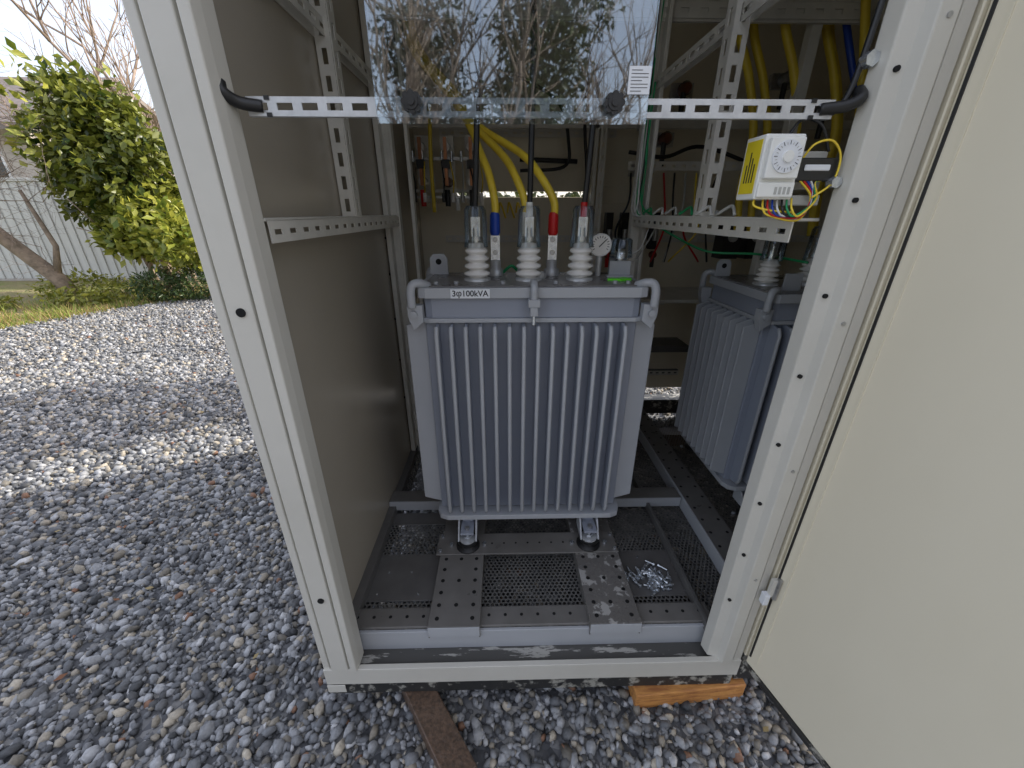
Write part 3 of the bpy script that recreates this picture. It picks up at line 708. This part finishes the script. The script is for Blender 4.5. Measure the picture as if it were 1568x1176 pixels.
m.tube([(-8.05,7.5,.35),(-7.95,7.6,.9),(-8.25,7.7,1.8)],[.06,.04,.025],'bark',8,smooth=False)
for k in range(40):
    z=random.uniform(.9,3.4); branchy(m,(-8.5-random.random()*1.3,7.4,z),(random.uniform(-.2,1.0),random.uniform(-.6,.3),random.uniform(-.5,.9)),random.uniform(.7,1.2),.011,3,'twig',.6,0)
m.make('bare_tree')
for nm,x,y,s in (('bare_tree',-10.3,12.5,.9),('bare_tree',-8.4,12,1.25)):
    m=MB(); 
    for k in range(2): branchy(m,(x+random.gauss(0,.3),y,0),(random.gauss(0,.15),0,1),2.6*s,.08*s,4,'twig',.42,.18)
    m.make(nm)
# grass along the edge
n=11000; gy=rng.uniform(1.5,9.5,n); gx=np.interp(gy,ey,ex)-np.abs(rng.normal(0,1.0,n))+.15
cl=np.floor(gx*1.7)+np.floor(gy*1.9)*13; hh=(.04+.14*((np.sin(cl*12.9898)*43758.5)%1)**2)*rng.uniform(.4,1.3,n)
th=rng.uniform(0,6.28,n); wd=.007
base=np.stack([gx,gy,np.zeros(n)],1); sd=np.stack([np.cos(th),np.sin(th),np.zeros(n)],1)*wd; tip=base+np.stack([rng.normal(0,.4,n)*hh,rng.normal(0,.4,n)*hh,hh],1)
v=np.stack([base-sd,base+sd,tip],1).reshape(-1,3); f=np.arange(3*n).reshape(-1,3)
t=rng.random(n)[:,None]; c=np.where(t>.5,np.array([[.48,.36,.16]]),np.array([[.24,.33,.05]]))*(.6+.6*rng.random(n)[:,None])
npmesh('grass',v,f,np.repeat(c,3,0),'grassblade')
leaves('ground_plants',[((-7.2,6.9,.10),(.5,.3,.16),500),((-8.4,6.6,.08),(.4,.3,.1),300),((-7.9,7.8,.15),(.9,.4,.25),900),((-6.6,7.3,.15),(.5,.3,.2),400)],.09,(.12,.15,.02),(.48,.46,.08))
n=90; px=rng.uniform(-2.6,.9,n); py=rng.uniform(.3,3.2,n); kk=~((px>-.6)&(py>.7)); px,py=px[kk],py[kk]; n=len(px)
th=rng.uniform(0,6.28,n); L=rng.uniform(.015,.038,n); dz=.022+rng.uniform(0,.006,n)
P=np.stack([px,py,dz],1); dd=np.stack([np.cos(th),np.sin(th),rng.uniform(-.2,.3,n)],1)*L[:,None]; ss=np.stack([-np.sin(th),np.cos(th),rng.uniform(-.3,.3,n)],1)*L[:,None]*.28
v=np.stack([P,P+dd*.5+ss,P+dd,P+dd*.5-ss],1).reshape(-1,3); f0=np.arange(n)[:,None]*4
npmesh('dead_leaves',v,np.concatenate([f0+np.array([0,1,2]),f0+np.array([0,2,3])]),np.repeat(np.where(rng.random((n,1))>.5,np.array([[.42,.33,.16]]),np.array([[.25,.11,.05]])),4,0),'grassblade')

def tree(name,x,y,h,cr,n,c0,c1,z0,wid,dens=420):
    T=empty(name); m=MB(); m.tube([(x,y,0),(x+.1,y,h*.4),(x,y+.1,h*.85)],[.2,.15,.06],'bark',8,smooth=False)
    for k in range(9): branchy(m,(x,y,z0+(h-z0)*k/9),(random.gauss(0,1),random.gauss(0,1),.5),wid*.9,.04,2,'bark')
    m.make('trunk',T); cl=[]
    for k in range(n):
        t=k/n; a=random.uniform(0,6.28); rr=wid*.5*random.random(); cl.append(((x+rr*math.cos(a),y+rr*math.sin(a),z0+(h-z0)*t),(wid*cr,wid*cr,.55),dens))
    leaves('crown',cl,.22,c0,c1,T); return T
tree('shade_tree',4.9,5.95,7.6,.55,10,(.02,.045,.01),(.08,.13,.03),3.4,.72,800)
# trees across the yard behind the viewer (reflected in the acrylic sheet)
tree('evergreen_tree',1.0,-13,8.2,.6,16,(.02,.035,.01),(.08,.10,.03),2.6,2.2)
tree('evergreen_tree',-6.5,-14,7.0,.6,14,(.02,.035,.01),(.08,.10,.03),1.5,2.2)
tree('evergreen_tree',-2.4,-15,7.6,.6,14,(.02,.03,.012),(.06,.08,.03),1.5,2.2)
for x,y,s in ((-3.2,-12,1.25),(-1.5,-13,1.4),(3.6,-13,1.1)):
    m=MB()
    for k in range(3): branchy(m,(x+random.gauss(0,.4),y,0),(random.gauss(0,.2),0,1),2.6*s,.10*s,4,'twig',.42,.18)
    m.make('bare_tree')

# ------------------------------------------------------------------ fence + houses
m=MB()
m.box(-26,-6.2,9.59,9.61,.05,2.05,'siding')
x=-26.0
while x<-6.25:
    m.box(x,x+.14,9.565,9.588,.05,2.05,'siding'); x+=.20
m.box(-26,-6.2,9.54,9.63,2.053,2.12,'siding'); m.box(-26,-6.2,9.56,9.61,0,.047,'house_wall')
m.make('metal_fence',None,.006,1)
def house(x0,x1,y0,y1,h,name='house'):
    H=empty(name); m=MB(); m.box(x0,x1,y0,y1,0,h,'house_wall'); m.make('walls',H)
    m=MB(); xm=(y0+y1)/2
    m.prism([(y0-.6,h-.15),(xm,h+1.7),(y1+.6,h-.15),(y1+.6,h+.0),(xm,h+1.87),(y0-.6,h+.0)],(0,0,0),Y_,Z_,X_,x0-.5,x1+.5,'roof'); m.make('roof',H)
    m=MB()
    for k in range(3):
        xx=x1-1.6-2.6*k; m.box(xx-.65,xx+.65,y0-.03,y0-.002,1.9,3.0,'label_white'); m.box(xx-.58,xx-.02,y0-.04,y0-.031,1.97,2.93,'win_dark'); m.box(xx+.02,xx+.58,y0-.04,y0-.031,1.97,2.93,'win_dark')
    m.box(x1-.5,x1-.1,y0-.35,y0-.002,0,2.1,'label_white')
    m.make('windows',H)
house(-24,-13.0,13,19,3.6)
house(6,16,-22,-16,3.2)
cl=[]
for k in range(34):
    a=-60+k*3.6; cl.append(((a,42+random.gauss(0,2),2.2+random.random()*1.8),(2.8,2,2.4),200))
leaves('distant_trees',cl,.85,(.03,.045,.015),(.10,.12,.04))

# ------------------------------------------------------------------ light, sky, camera
el=math.radians(34); az=Vector((.935,.355,0)).normalized()
sv=Vector((az.x*math.cos(el),az.y*math.cos(el),math.sin(el)))
L=bpy.data.lights.new('sun','SUN'); L.energy=5.0; L.angle=math.radians(.5); L.color=(1,.94,.84)
lo=bpy.data.objects.new('sun',L); COL.objects.link(lo); lo.rotation_euler=sv.to_track_quat('Z','Y').to_euler()
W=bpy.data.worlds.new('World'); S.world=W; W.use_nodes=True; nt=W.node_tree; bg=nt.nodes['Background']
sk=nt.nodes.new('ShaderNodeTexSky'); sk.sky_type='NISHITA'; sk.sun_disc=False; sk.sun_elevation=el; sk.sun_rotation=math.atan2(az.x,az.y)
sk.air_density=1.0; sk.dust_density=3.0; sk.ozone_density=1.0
# sky scaled up, near-white constant added to whiten it and brighten the shade
sky_lift=nt.nodes.new('ShaderNodeVectorMath'); sky_lift.operation='MULTIPLY_ADD'; sky_lift.inputs[1].default_value=(1.25,1.25,1.25); sky_lift.inputs[2].default_value=(4.5,4.35,4.5)
nt.links.new(sk.outputs[0],sky_lift.inputs[0]); nt.links.new(sky_lift.outputs[0],bg.inputs[0]); bg.inputs[1].default_value=.15
cd=bpy.data.cameras.new('camera'); cd.sensor_width=36; cd.lens=604/1568*36; cd.clip_start=.02; cd.clip_end=1000
co=bpy.data.objects.new('camera',cd); COL.objects.link(co); co.location=(0,0,1.45); co.rotation_euler=(math.radians(90-23.5),0,math.radians(-1.3))
S.camera=co
S.view_settings.view_transform='Standard'; S.view_settings.look='None'; S.view_settings.exposure=0
